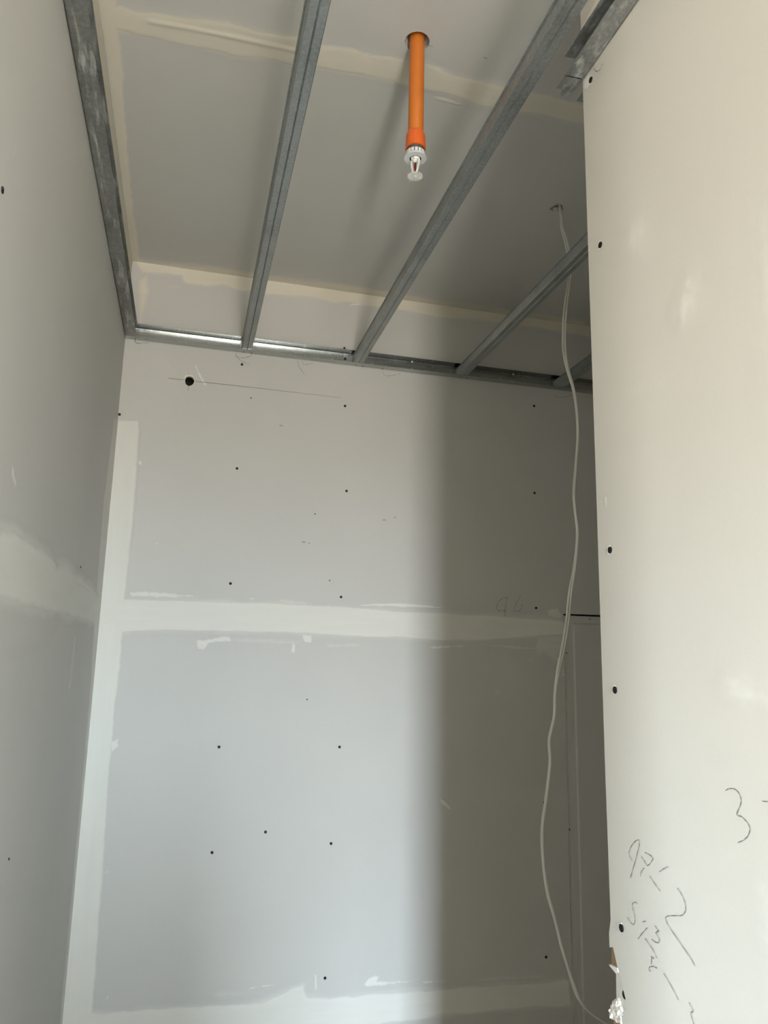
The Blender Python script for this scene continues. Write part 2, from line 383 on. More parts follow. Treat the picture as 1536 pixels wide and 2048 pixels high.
def screw_mesh(r):
    b = MB(); n = 12
    v = [(0, 0, -0.0004)]+[(r*.42*math.cos(2*math.pi*i/n), r*.42*math.sin(2*math.pi*i/n), -0.0003) for i in range(n)]+[(r*math.cos(2*math.pi*i/n), r*math.sin(2*math.pi*i/n), 0.0006) for i in range(n)]+[(r*math.cos(2*math.pi*i/n), r*math.sin(2*math.pi*i/n), -0.001) for i in range(n)]
    f = [(0, 1+i, 1+(i+1) % n) for i in range(n)]+[(1+i, 1+n+i, 1+n+(i+1) % n, 1+(i+1) % n) for i in range(n)]+[(1+n+i, 1+2*n+i, 1+2*n+(i+1) % n, 1+n+(i+1) % n) for i in range(n)]
    b.add(v, f)
    me = bpy.data.meshes.new('screw'); me.from_pydata(b.v, [], b.f); me.materials.append(M['screw'])
    bm = bmesh.new(); bm.from_mesh(me); bmesh.ops.recalc_face_normals(bm, faces=bm.faces); bm.to_mesh(me); bm.free(); return me
SCREW = screw_mesh(0.0046); SCREW_BIG = screw_mesh(0.0056); SCREW_SMALL = screw_mesh(0.0022)
def put_screw(pl, x, y, parent, me=SCREW, h=0.0008):
    o, u, v, n, fn = PL[pl]; a, b = fn(x, y)
    s = bpy.data.objects.new('screw', me); COL.objects.link(s); s.parent = parent
    R = Matrix.Identity(4); w = np.cross(n, u) if abs(np.dot(np.cross(u, v), n)) < 2 else v
    w = np.cross(n, u); p = o+u*a+v*b+n*h
    for i in range(3): R[i][0], R[i][1], R[i][2], R[i][3] = u[i], w[i], n[i], p[i]
    s.matrix_local = R; return s
for x, y in [(484, 729), (474, 937), (461, 1167), (690, 812), (693, 982), (682, 1194), (1068, 812), (1069, 986), (1072, 1216), (239, 829)]: put_screw('back', x, y, s_up)
for x, y in [(438, 1494), (424, 1705), (531, 1664), (679, 1494), (662, 1687), (650, 1956), (1089, 1605), (1092, 1914)]: put_screw('back', x, y, s_mid)
for x, y in [(502, 796), (614, 1399), (659, 1161), (1133, 1306), (1139, 1659), (1180, 1238), (630, 1028)]: put_screw('back', x, y, wall_back, SCREW_SMALL)

BC = (XL, XALC, 0.0, ZC)
c = lambda *a, **k: compound('back', *a, **k)
# corner strip up the left of the back wall
c([(225, 838), (279, 838), (281, 858), (277, 920), (271, 1000), (263, 1090), (254, 1180), (250, 1240), (243, 1330), (232, 1420), (226, 1500), (219, 1580), (212, 1690), (204, 1800), (197, 1900), (189, 2010), (180, 2130), (60, 2130), (110, 1900)],
  wall_back, M['comp_z'], soft=0.010, rag=0.003, seed=3, clip=BC, ridge=[(279, 842), (275, 915), (269, 1010), (262, 1095)])
c([(225, 838), (248, 838), (236, 1190), (200, 1190)], wall_back, M['comp_z'], soft=0.03, rag=0.004, seed=4, thick=0.0008, clip=BC)
# level joint at mid height
c([(205, 1196), (300, 1197), (420, 1200), (560, 1205), (700, 1212), (800, 1220), (890, 1224), (960, 1229), (1090, 1236), (1138, 1238), (1140, 1270), (1100, 1272), (1050, 1276), (960, 1283), (900, 1283), (800, 1277), (700, 1274), (620, 1269), (500, 1266), (420, 1264), (300, 1263), (215, 1266), (180, 1266)],
  wall_back, M['comp_x'], soft=0.009, rag=0.004, ragscale=45, seed=11, feather=.020, clip=(XL, XJ-.001, 0, ZC), stretch=(.4, 1))
def dab(pts, seed, soft=0.006, rag=0.005, cover=1.0, pl='back', par=None, mat='comp_x', **k):
    return compound(pl, pts, par or wall_back, M[mat], soft=soft, rag=rag, seed=seed, cover=cover, thick=0.0010, ragscale=90, res=0.0035, name='compound_smear', **k)
dab([(256, 1183), (300, 1182), (345, 1186), (405, 1189), (400, 1195), (330, 1196), (262, 1195)], 21, cover=.8)
dab([(455, 1197), (500, 1194), (535, 1197), (500, 1201)], 22, cover=.6)
dab([(560, 1198), (620, 1203), (632, 1213), (612, 1211), (560, 1205)], 23, cover=.7)
dab([(700, 1212), (745, 1207), (800, 1206), (860, 1210), (900, 1217), (850, 1216), (770, 1213)], 24, soft=.003, rag=.002)
dab([(390, 1280), (455, 1270), (470, 1284), (420, 1287), (408, 1302), (393, 1300)], 25, cover=.85)
dab([(455, 1270), (520, 1272), (610, 1278), (600, 1294), (520, 1291), (460, 1288)], 26, soft=.02, cover=.55)
dab([(583, 1283), (592, 1290), (591, 1307), (582, 1305)], 27, soft=.004, rag=.004)
dab([(600, 1268), (625, 1268), (625, 1286), (610, 1286)], 28, soft=.006)
dab([(640, 1284), (720, 1283), (730, 1297), (655, 1299)], 29, soft=.018, cover=.7)
dab([(850, 1292), (930, 1289), (928, 1294), (862, 1298)], 30, soft=.004)
dab([(950, 1284), (1040, 1290), (1110, 1298), (1040, 1302), (960, 1292)], 31, soft=.012, cover=.7)
dab([(1072, 1272), (1134, 1262), (1130, 1300), (1122, 1335), (1108, 1322), (1092, 1308), (1074, 1312), (1070, 1296)], 32, soft=.008, cover=.5, rag=.010)
dab([(1095, 1234), (1094, 1221), (1103, 1215), (1117, 1216), (1124, 1228), (1123, 1238)], 33, soft=.004, cover=.6)
dab([(1046, 1313), (1068, 1319), (1066, 1324), (1050, 1318)], 34, soft=.003, rag=.003, cover=.6)
dab([(1016, 1308), (1028, 1308), (1027, 1311), (1016, 1311)], 35, soft=.003, rag=.003, cover=.5)
# level joint low down
c([(150, 2020), (214, 2022), (300, 2014), (390, 2009), (470, 2006), (520, 2003), (560, 1985), (598, 1968), (608, 1966), (617, 1990), (660, 1992), (760, 1984), (900, 1973), (1000, 1966), (1090, 1962), (1128, 1952), (1140, 1960), (1143, 1985), (1147, 2008), (1141, 2015), (1060, 2020), (900, 2032), (780, 2050), (700, 2062), (400, 2085), (140, 2100)],
  wall_back, M['comp_x'], soft=0.012, rag=0.005, ragscale=50, seed=41, feather=.016, clip=(XL, XJ+.010, 0, ZC), stretch=(.5, 1))
dab([(400, 1985), (450, 1967), (500, 1972), (530, 1990), (500, 2003), (430, 2008)], 42, soft=.03, cover=.45)
dab([(490, 1975), (560, 1967), (565, 1969), (500, 1979)], 43, soft=.003, rag=.002)
dab([(628, 1948), (634, 1948), (634, 1984), (628, 1984)], 44, soft=.004, rag=.003)
dab([(720, 1970), (745, 1950), (760, 1952), (755, 1962), (800, 1960), (840, 1962), (810, 1967), (740, 1976)], 45, soft=.006, cover=.9)
dab([(840, 1962), (900, 1958), (890, 1966), (845, 1968)], 46, soft=.006, cover=.8)
dab([(900, 1960), (980, 1950), (1060, 1947), (1100, 1950), (1090, 1960), (960, 1968)], 47, soft=.012, cover=.5)
dab([(213, 1990), (217, 1990), (217, 2022), (213, 2022)], 48, soft=.004, rag=.002)
dab([(190, 1745), (218, 1740), (216, 1748), (200, 1752)], 49, soft=.006, rag=.004, cover=.6)
dab([(222, 1482), (236, 1478), (238, 1494), (228, 1500), (218, 1520)], 50, soft=.004, rag=.006)
# scratches and drips
dab([(386, 727), (392, 728), (404, 752), (414, 768), (410, 773), (402, 764), (394, 746)], 51, soft=.004, rag=.003, cover=.9)
dab([(274, 920), (284, 922), (283, 930), (275, 928)], 52, soft=.003, rag=.004)
dab([(877, 1594), (890, 1600), (905, 1618), (897, 1620), (882, 1608)], 53, soft=.005, rag=.003, cover=.9)
dab([(972, 1322), (976, 1322), (968, 1384), (964, 1380)], 54, soft=.005, rag=.002, cover=.6)
dab([(988, 1594), (992, 1594), (997, 1622), (994, 1622)], 55, soft=.004, rag=.002, cover=.6)
dab([(990, 1384), (1003, 1376), (1003, 1379), (992, 1387)], 56, soft=.003, rag=.002, cover=.8)
dab([(308, 1084), (318, 1085), (316, 1091), (309, 1090)], 57, soft=.003, rag=.003, cover=.7)
dab([(1122, 1336), (1130, 1334), (1130, 1352), (1124, 1356)], 58, soft=.005, rag=.005, cover=.6)
# taped corner over the track, wall side
c([(268, 500), (270, 528), (284, 546), (362, 552), (366, 567), (412, 574), (446, 572), (470, 579), (504, 586), (540, 590), (600, 594), (632, 598), (650, 602), (668, 608), (700, 606), (730, 614), (752, 616), (800, 622), (842, 628), (870, 636), (960, 642), (1060, 655), (1180, 676), (1260, 690), (1260, 640), (900, 560), (500, 500)],
  wall_back, M['comp_c'], soft=0.010, rag=0.005, ragscale=55, seed=61, feather=.008, clip=(XL, XALC, 0, ZC-.0002), stretch=(.6, 1))
dab([(332, 571), (362, 571), (362, 576), (334, 576)], 62, soft=.005, rag=.002, cover=.8, mat='comp_c')
dab([(286, 547), (300, 547), (306, 580), (288, 650), (272, 660), (270, 560)], 63, soft=.03, rag=.004, mat='comp_c', clip=BC)
dab([(692, 614), (706, 606), (726, 607), (722, 611), (706, 611)], 64, soft=.003, rag=.002)
# pencil on the back wall
pm = lambda pts, w=.0016, **k: ribbon('back', pts, wall_back, w, **k)
pm([(337, 757), (367, 760)], .0014, smooth=False); pm([(391, 763), (420, 766), (520, 777), (683, 796)], .0014, smooth=False)
pm([(377.6, 746), (377.4, 750)], .0012, smooth=False); pm([(376.6, 773), (376, 781)], .0012, smooth=False)
for q in ([(1014, 1194), (1001, 1199), (993, 1213), (996, 1221), (1011, 1221)], [(1014, 1194), (1010, 1220), (1009, 1232)], [(1041, 1192), (1031, 1208), (1027, 1221), (1039, 1221), (1044, 1208)]): pm(q)
for q in ([(473, 706), (472, 712), (476, 715), (486, 716), (497, 714), (504, 711)], [(472, 711), (478, 719), (488, 725), (498, 728)],
          [(595, 723), (597, 732), (602, 740), (609, 749)], [(604, 724), (607, 729), (615, 729), (625, 726)],
          [(766, 744), (768, 750), (778, 752), (790, 750), (800, 747)], [(1108, 789), (1113, 794), (1125, 795), (1138, 792), (1146, 788)],
          [(271, 680), (270, 684), (276, 687), (297, 686)], [(269, 680), (273, 686), (279, 689)]): pm(q, .0014)
# brownish scuffs
SC_M = plain('scuff', (0.40, 0.36, 0.31), 0.8)
for x, y, r in ((608, 1084, .006), (618, 1086, .004), (562, 851, .005), (768, 1040, .005), (790, 1035, .004)):
    a_, b_ = on_back(x, y); MB().prism([(a_+r*1.2*math.cos(t)*(1+.3*math.sin(3*t+x)), b_+r*.7*math.sin(t)*(1+.3*math.cos(2*t))) for t in np.linspace(0, 2*math.pi, 12, endpoint=False)], placer('back'), -.0005, .0002).build('scuff_mark', SC_M, wall_back)

# ---- left wall
wall_left = MB().box(XL-0.12, XL-T-0.001, YLEFT, YB+0.16, 0, ZC+.1).build('wall_left', M['frame']); tag(wall_left, kind='structure')
ZL1 = on_left(100, 1170)[1]
for z0, z1 in ((0.0, 0.53), (0.532, 1.735), (1.737, ZC)):
    MB().box(XL-T, XL, YLEFT, YB+T, z0, z1).build('plasterboard_sheet', M['board'], wall_left)
LC = (YLEFT, YB, 0, ZC)
cl = lambda *a, **k: compound('left', *a, **k)
cl([(-160, 930), (-60, 985), (0, 1046), (28, 1052), (58, 1074), (82, 1084), (104, 1103), (112, 1121), (134, 1119), (150, 1136), (165, 1148), (180, 1165), (204, 1192), (200, 1256), (186, 1252), (150, 1244), (100, 1232), (50, 1222), (0, 1208), (-160, 1180)],
   wall_left, M['comp_x'], soft=0.022, rag=0.006, ragscale=30, seed=71, feather=.014, clip=LC, ridge=[(20, 1070), (70, 1102), (130, 1146), (196, 1190)])
cl([(238, 830), (228, 830), (206, 1000), (192, 1180), (176, 1420), (150, 1700), (118, 2048), (100, 2100), (140, 2100), (220, 1190)], wall_left, M['comp_z'], soft=0.02, rag=0.004, seed=72, clip=LC, cover=.8)
dl = lambda *a, **k: dab(*a, pl='left', par=wall_left, **k)
dl([(0, 1225), (60, 1228), (120, 1250), (100, 1290), (60, 1310), (0, 1330)], 73, soft=.08, cover=.55, clip=LC)
dl([(148, 1262), (156, 1262), (140, 1390), (134, 1388)], 74, soft=.02, cover=.6)
dl([(22, 926), (26, 926), (33, 965), (38, 972), (28, 976), (22, 950)], 75, soft=.010, rag=.006)
dl([(29, 281), (32, 281), (29, 314), (26, 314)], 76, soft=.006, rag=.002)
dl([(84, 1330), (96, 1326), (96, 1345), (86, 1346)], 77, soft=.02, rag=.01, cover=.6)
dl([(88, 1358), (94, 1356), (93, 1368), (89, 1370)], 78, soft=.02, rag=.01, cover=.6)
dl([(164, 1198), (167, 1198), (165, 1218), (162, 1218)], 79, soft=.008, rag=.003)
cl([(.6, ZF+.052), (YB, ZF+.052), (YB, ZC), (.6, ZC)], wall_left, M['comp_cy'], world=True, soft=.02, rag=.006, seed=80, clip=(.7, YB, ZF+.04, ZC), ragscale=20)
put_screw('left', 4, 380, wall_left, SCREW); put_screw('left', 17, 1718, wall_left, SCREW_SMALL); put_screw('left', 161, 1134, wall_left, SCREW_SMALL)

# ---- right wall (stub partition whose far end is open)
core_edge = [on_right(x, y, XR+T) for x, y in ((1221, 1880), (1221, 1895), (1222, 1930), (1232, 1948), (1232.5, 1980), (1232.5, 2012), (1222, 2030), (1221, 2060))]
cp = [(YREAR, 0), (YREAR, ZC), (YE, ZC)]+[(min(p[0], YE), p[1]) for p in core_edge]+[(core_edge[-1][0], 0)]
wall_right = MB().prism(cp, lambda u, v, h: (XR+h, u, v), T, 0.11).build('wall_right', M['core']); tag(wall_right, kind='structure')
edge = [on_right(x, y) for x, y in ((1218, 1866), (1219, 1895), (1226, 1894), (1230, 1912), (1235, 1936), (1236, 1945), (1243, 1956), (1245, 1970), (1247.5, 1984), (1251, 1997), (1253, 2013), (1249, 2024), (1245, 2036), (1241, 2050), (1240, 2090), (1232, 2140))]
sp = [(YREAR, 0), (YREAR, ZC), (YE, ZC), (YE, edge[0][1]+0.6), (YE+.001, edge[0][1]+0.25), (YE-.0005, edge[0][1]+0.02)]+edge+[(edge[-1][0], 0)]
MB().prism(sp, placer('right'), -T, 0.0).build('plasterboard_sheet', M['skim'], wall_right)
rq = lambda pts, X=XR: [on_right(x, y, X) for x, y in pts]
tag(MB().prism(rq([(1219.4, 1895), (1227, 1893), (1237, 1938), (1219.4, 1930)]), placer('right'), -0.006, -0.003).build('backing_paper', M['kraft'], wall_right), 'brown paper bared at torn corner')
tag(MB().prism(rq([(1219, 1929), (1222, 1929.5), (1235.5, 1936), (1237.5, 1944), (1233, 1947), (1229, 1942), (1222, 1934)]), placer('right'), -0.004, 0.0012).build('torn_flap', M['core'], wall_right), 'white curl of torn plaster')
MB().prism(rq([(1232, 1944), (1238, 1942), (1247, 1956), (1252, 1985), (1257, 2000), (1257, 2022), (1233, 2018)], XR+.004), placer('right'), -0.011, -0.004).build('exposed_core', M['core'], wall_right)
# crumbly lump of set plaster under the tear
bm = bmesh.new()
for (lx, ly, ry, rz, sd_) in ((1231, 2014, .011, .011, 3), (1243, 2022, .014, .012, 14), (1226, 2028, .008, .010, 23), (1236, 2034, .013, .009, 31), (1240, 2008, .009, .009, 45), (1245, 2036, .009, .012, 52)):
    ly_, lz_ = on_right(lx, ly, XR+.004); g = bmesh.ops.create_icosphere(bm, subdivisions=3, radius=1.0)
    for v in g['verts']:
        n = v.co.normalized()
        f_ = lambda k, o_: float(fbm(np.array([n.x*k+5+sd_]), np.array([n.y*k*1.1+n.z*k*1.3+9]), sd_+o_)[0])-0.5
        r = 1+0.9*f_(1.8, 0)+0.45*f_(6, 9)
        v.co = Vector((XR+0.007+0.008*n.x*r, ly_+ry*n.y*r, lz_+rz*n.z*r))
me = bpy.data.meshes.new('plaster_lump'); bm.to_mesh(me); bm.free(); link('plaster_lump', me, M['core'], wall_right)
MB().prism(rq([(1221, 2038), (1232, 2034), (1243, 2030), (1244, 2120), (1221, 2120)]), placer('right'), -0.012, -0.005).build('masonry_patch', M['red_brick'], wall_right)
for x, y in [(1182, 160), (1201, 490), (1220.5, 1100), (1230.5, 1380), (1243.5, 1856)]:
    put_screw('right', x, y, wall_right, SCREW_BIG)
    a_, b_ = on_right(x, y); ring = []
    MB().prism([(a_+(.0070)*math.cos(t), b_+.0070*math.sin(t)) for t in np.linspace(-.35*math.pi, .55*math.pi, 9)]+[(a_+.0056*math.cos(t), b_+.0056*math.sin(t)) for t in np.linspace(.55*math.pi, -.35*math.pi, 9)], placer('right'), 0, .0014).build('paper_burr', M['core'], wall_right)
put_screw('right', 1248, 1990, wall_right, SCREW_BIG, h=-.001)
dr = lambda *a, mat='comp_x', **k: dab(*a, pl='right', par=wall_right, mat='comp_r'+mat[-1], clip=(0.3, YE-.004, 0, ZC), **k)
dr([(1262, 410), (1300, 405), (1306, 440), (1304, 520), (1294, 545), (1230, 535), (1235, 470)], 81, soft=.06, rag=.01, cover=.58, mat='comp_z')
dr([(1372, 522), (1400, 528), (1410, 600), (1390, 660), (1355, 690), (1330, 650), (1336, 590)], 82, soft=.04, rag=.01, cover=.60, mat='comp_z')
dr([(1240, 755), (1300, 730), (1340, 720), (1380, 740), (1330, 800), (1250, 826), (1236, 800)], 83, soft=.06, rag=.01, cover=.56)
dr([(1482, 380), (1540, 360), (1700, 380), (1700, 900), (1500, 880), (1470, 600)], 84, soft=.09, rag=.012, cover=.63, mat='comp_z')
dr([(1425, 1322), (1470, 1310), (1540, 1340), (1700, 1400), (1700, 1480), (1480, 1440), (1420, 1400)], 85, soft=.05, rag=.012, cover=.68)
dr([(1480, 1720), (1540, 1690), (1700, 1720), (1700, 2100), (1520, 2060), (1490, 1900)], 86, soft=.08, rag=.012, cover=.68, mat='comp_z')
dr([(1208, 1000), (1213, 990), (1213, 1015), (1209, 1020)], 87, soft=.004, rag=.004, cover=.5)
# plaster plug under the end of the right hand track
dab([(1166, 152), (1178, 150), (1180, 165), (1176, 176), (1167, 180)], 88, pl='right', par=wall_right, soft=.003, rag=.002, clip=(0.3, YE-.0005, 0, ZF-.001))
# corner compound on the wall above the track
compound('right', rq([(1160, 60), (1250, -120), (1250, -60), (1160, 100)]), wall_right, M['comp_c'], world=True, soft=.01, rag=.004, seed=89, clip=(.3, YE-.0005, ZF+.05, ZC))
# handwriting in pencil on the right wall
Z_ = lambda pts: [(1200+x/3.738, 1500+y/3.738) for x, y in pts]
HAND = [
 [(950, 303), (965, 292), (990, 288), (1015, 292), (1045, 318), (1063, 365), (1060, 410), (1033, 480), (1070, 500), (1110, 540), (1130, 585), (1120, 635), (1085, 672), (1040, 692)],
 [(1222, 380), (1240, 384), (1300, 390)],
 [(252, 828), (234, 800), (226, 762), (245, 715), (278, 678), (303, 676), (300, 720), (283, 790), (255, 890), (235, 955)],
 [(345, 765), (385, 788), (403, 815), (367, 863), (340, 830), (320, 797)], [(338, 880), (318, 910), (312, 940)],
 [(455, 910), (485, 888), (515, 872)], [(380, 940), (415, 995), (460, 1053)],
 [(587, 1032), (615, 1072), (640, 1128), (650, 1180), (642, 1215), (615, 1237), (550, 1238), (510, 1244), (500, 1262), (520, 1310), (600, 1430), (680, 1545), (720, 1615)],
 [(288, 1147), (270, 1138), (252, 1150), (255, 1190), (270, 1240), (268, 1290), (256, 1302), (238, 1288), (215, 1250)],
 [(328, 1285), (352, 1278)], [(362, 1328), (322, 1372), (295, 1410)],
 [(418, 1312), (430, 1328), (442, 1348), (425, 1366), (450, 1352)], [(430, 1370), (452, 1418), (442, 1440), (420, 1434), (395, 1415)],
 [(345, 1408), (400, 1488), (435, 1555)], [(390, 1540), (412, 1560)], [(395, 1550), (392, 1600)],
 [(388, 1655), (376, 1645), (380, 1624), (402, 1617), (436, 1630)],
 [(485, 1668), (540, 1760), (595, 1868)], [(675, 1885), (706, 1955), (690, 1960), (694, 1995), (715, 2060)]]
for s_ in HAND: ribbon('right', Z_(s_), wall_right, .0013)
ribbon('right', [(1191, 130), (1190, 138), (1195, 143), (1202, 140), (1207, 128)], wall_right, .0013)

# ---- ceiling
ceiling = MB().box(XFAR-.1, XALC+.1, YREAR-.1, YB+.16, ZC+.12, ZC+.2).build('ceiling', M['roomwall']); tag(ceiling, kind='structure')
YT = 1.488
s_c1 = MB().box(XL, XALC, YREAR, YT-.001, ZC, ZC+T).build('plasterboard_sheet', M['board'], ceiling)
s_c2 = MB().box(XL, XALC, YT+.001, YB, ZC, ZC+T).build('plasterboard_sheet', M['board'], ceiling)
MB().box(XFAR, XL-.0005, YREAR, YLEFT, ZC, ZC+T).build('plasterboard_sheet', M['board'], ceiling)
PX, PY = 0.409, 1.384
b = MB().lathe([(0.0275, -.02), (0.0275, .05)], (PX, PY, ZC), 36); cut(s_c1, b.v, b.f)
MB().lathe([(0.0278, 0.0005), (0.0278, .075), (0.034, .075), (0.034, T+.0005), (0.0285, T+.0005), (0.0285, 0.0005)], (PX, PY, ZC), 36, closed=True).build('hole_sleeve', M['sleeve'], ceiling, True)
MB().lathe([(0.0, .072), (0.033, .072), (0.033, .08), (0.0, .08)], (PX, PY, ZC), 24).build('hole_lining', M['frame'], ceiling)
CX, CY = 1.0045, 1.865; hp = []
for k in range(26):
    a = 2*math.pi*k/26; r = 0.0185*(1+.13*math.sin(3*a+.4)+.09*math.sin(7*a+2)+.05*math.sin(11*a)); hp.append((CX-.004+r*1.05*math.cos(a), CY+r*math.sin(a)))
b = MB().prism(hp, lambda u, v, h: (u, v, ZC+h), -.02, .05); cut(s_c2, b.v, b.f)
MB().prism([(CX-.004+(u-CX+.004)*1.18, CY+(v-CY)*1.18) for u, v in hp], lambda u, v, h: (u, v, ZC+h), T+.03, T+.032).build('hole_lining', M['kraft'], ceiling)
CCL = (XL, XALC, YREAR, YB)
cc = lambda *a, **k: compound('ceil', *a, **k)
cc([(150, -40), (230, 8), (300, 22), (350, 30), (420, 36), (460, 42), (510, 56), (580, 68), (618, 72), (650, 88), (700, 92), (730, 104), (790, 112), (850, 120), (868, 128), (905, 146), (960, 158), (1010, 170), (1030, 171), (1070, 183), (1105, 190), (1115, 195), (1167, 206), (1300, 236),
    (1320, 290), (1167, 252), (1140, 246), (1097, 236), (1085, 233), (1060, 229), (1020, 225), (960, 212), (905, 194), (840, 178), (770, 162), (700, 148), (640, 138), (600, 134), (540, 122), (500, 118), (470, 116), (440, 108), (400, 98), (330, 84), (245, 66), (200, 64)],
   ceiling, M['comp_c'], soft=0.012, rag=0.007, ragscale=45, seed=91, feather=.014, clip=CCL, ridge=[(300, 42), (360, 52), (480, 76), (600, 102)], stretch=(.6, 1))
cc([(150, -60), (238, -60), (240, 60), (250, 150), (252, 190), (256, 250), (258, 300), (262, 330), (268, 400), (276, 470), (282, 523), (290, 540), (255, 540), (190, -60)],
   ceiling, M['comp_cy'], soft=0.010, rag=0.005, ragscale=40, seed=92, clip=CCL)
cc([(262, 505), (300, 520), (420, 528), (560, 548), (700, 566), (860, 592), (1000, 610), (1180, 640), (1180, 690), (700, 600), (262, 540)], ceiling, M['comp_c'], soft=0.03, rag=0.006, seed=93, clip=CCL, cover=.75, stretch=(.5, 1))
cd = lambda *a, **k: dab(*a, pl='ceil', par=ceiling, mat='comp_c', clip=CCL, **k)
cd([(858, 122), (906, 100), (912, 131), (880, 140)], 94, soft=.05, rag=.004, cover=.40)
cd([(862, 190), (890, 194), (920, 204), (938, 214), (910, 210), (870, 200)], 95, soft=.006, rag=.003, cover=.7)
cd([(460, 108), (500, 114), (504, 122), (484, 126), (470, 118)], 96, soft=.02, rag=.008, cover=.6)
cd([(322, 112), (330, 112), (332, 115), (324, 116)], 97, soft=.006, rag=.004, cover=.6)
cd([(440, 6), (450, 10), (450, 13), (442, 10)], 98, soft=.006, rag=.004, cover=.6)
cd([(335, 388), (342, 388), (342, 392), (336, 392)], 99, soft=.005, rag=.004, cover=.7)
cd([(306, 480), (314, 486), (312, 490), (307, 486)], 100, soft=.005, rag=.004, cover=.6)
cd([(326, 293), (334, 294), (332, 297), (327, 296)], 101, soft=.005, rag=.004, cover=.6)
cd([(752, 384), (768, 382), (770, 404), (754, 406)], 102, soft=.04, rag=.01, cover=.4)
ribbon('ceil', [(840, 86), (857, 89), (866, 92)], ceiling, .0014)
ribbon('ceil', [(968, 113), (974, 116)], ceiling, .002)

# ---- rest of the shell, behind the camera and round the corner
def wall_with_window(name, axis, c0, thick, a0, a1, z1, win):
    b = MB(); w0, w1, wz0, wz1 = win
    for (p, q, r, s) in ((a0, w0, 0, z1), (w1, a1, 0, z1), (w0, w1, 0, wz0), (w0, w1, wz1, z1)):
        if axis == 'x': b.box(p, q, c0, c0+thick, r, s)
        else: b.box(c0, c0+thick, p, q, r, s)
    return tag(b.build(name, M['roomwall']), kind='structure')
def window(name, axis, c0, win):
    b = MB(); w0, w1, z0, z1 = win; t = .025
    for (p, q, r, s) in ((w0, w0+t, z0, z1), (w1-t, w1, z0, z1), (w0+t, w1-t, z0, z0+t), (w0+t, w1-t, z1-t, z1)):
        if axis == 'x': b.box(p, q, c0-.04, c0, r, s)
        else: b.box(c0-.04, c0, p, q, r, s)
    return tag(b.build(name, M['alu']), kind='structure')
wall_with_window('wall_rear', 'x', YREAR-.12, .12, XFAR-.12, XALC+.1, ZC+.1, WIN1)
wall_with_window('wall_far_left', 'y', XFAR-.12, .12, YREAR, YLEFT, ZC+.1, WIN2)
window('window_1', 'x', YREAR-.05, WIN1); window('window_2', 'y', XFAR-.05, WIN2)
tag(MB().box(XL-.12, .27, -.36, -.26, 0, 1.37).build('added_shade_wall', M['roomwall']), kind='structure')  # added half-height blocker, out of view, to shade the back wall's lower left
tag(MB().box(XFAR-.12, XL-.121, YLEFT, YLEFT+.12, 0, ZC+.1).build('wall_left_return', M['roomwall']), kind='structure')
tag(MB().box(XR+.111, XALC, YE-.11, YE, 0, ZC+.1).build('wall_alcove_near', M['roomwall']), kind='structure')
tag(MB().box(XALC, XALC+.1, YE-.11, YB+.16, 0, ZC+.1).build('wall_alcove_side', M['roomwall']), kind='structure')

# ================================================================== steel grid
def u_prof(w=.037, h=.046, t=.0012, r=.004):
    arc = lambda cx, cz, rr, a0, a1: [(cx+rr*math.cos(a), cz+rr*math.sin(a)) for a in np.linspace(a0, a1, 5)]
    out = [(w, 0)]+arc(r, r, r, -math.pi/2, -math.pi)+arc(r, h-r, r, math.pi, math.pi/2)+[(w, h)]
    inn = [(w, h-t)]+arc(r, h-r, r-t, math.pi/2, math.pi)+arc(r, r, r-t, math.pi, 1.5*math.pi)+[(w, t)]
    return out+inn
def extrude(poly, place, a, b, name, mat, parent=None):
    bb = MB().prism(poly, lambda u, v, h: place(u, v, h), a, b); o = bb.build(name, mat, parent); shade_smooth(o, 40); return o
G_TR = 'steel perimeter tracks of the ceiling grid'
tb = extrude(u_prof(), lambda u, v, h: (h, YB-.0005-u, ZF+v), XL+.002, XALC-.002, 'wall_track', M['steel_track'])
tag(tb, 'shiny galvanised steel track running along the top of the back wall', 'track', G_TR)
tl = extrude(u_prof(.037, .046), lambda u, v, h: (XL+.0016+u, h, ZF-.0016+v), YLEFT+.05, YB-.035, 'wall_track', M['steel_smear'])
tag(tl, 'galvanised steel track smeared with white plaster along the left wall', 'track', G_TR)
rt = u_prof(.037, .042)
trk = extrude(rt, lambda u, v, h: (XR-.0016-u, h, ZF+.0014+v), -.9, 1.085, 'wall_track', M['steel_smear2'])
tag(trk, 'plaster dusted steel track on the right wall, ending in a cut tab', 'track', G_TR)
tab = [(XR-.0386, 1.083), (XR-.0386, 1.118), (XR-.026, 1.121), (XR-.0255, 1.127), (XR-.018, 1.137), (XR-.012, 1.136), (XR-.004, 1.112), (XR-.0025, 1.083)]
MB().prism(tab, lambda u, v, h: (u, v, ZF+.0014+h), 0, .0012).build('cut_tab', M['steel_smear2'], trk)
ta = extrude(u_prof(.045, .046), lambda u, v, h: (h, YE+.0006+u, ZF+v), .655, XALC-.002, 'wall_track', M['steel'])
tag(ta, 'short grey steel track end peeping out behind the right wall corner', 'track', G_TR)
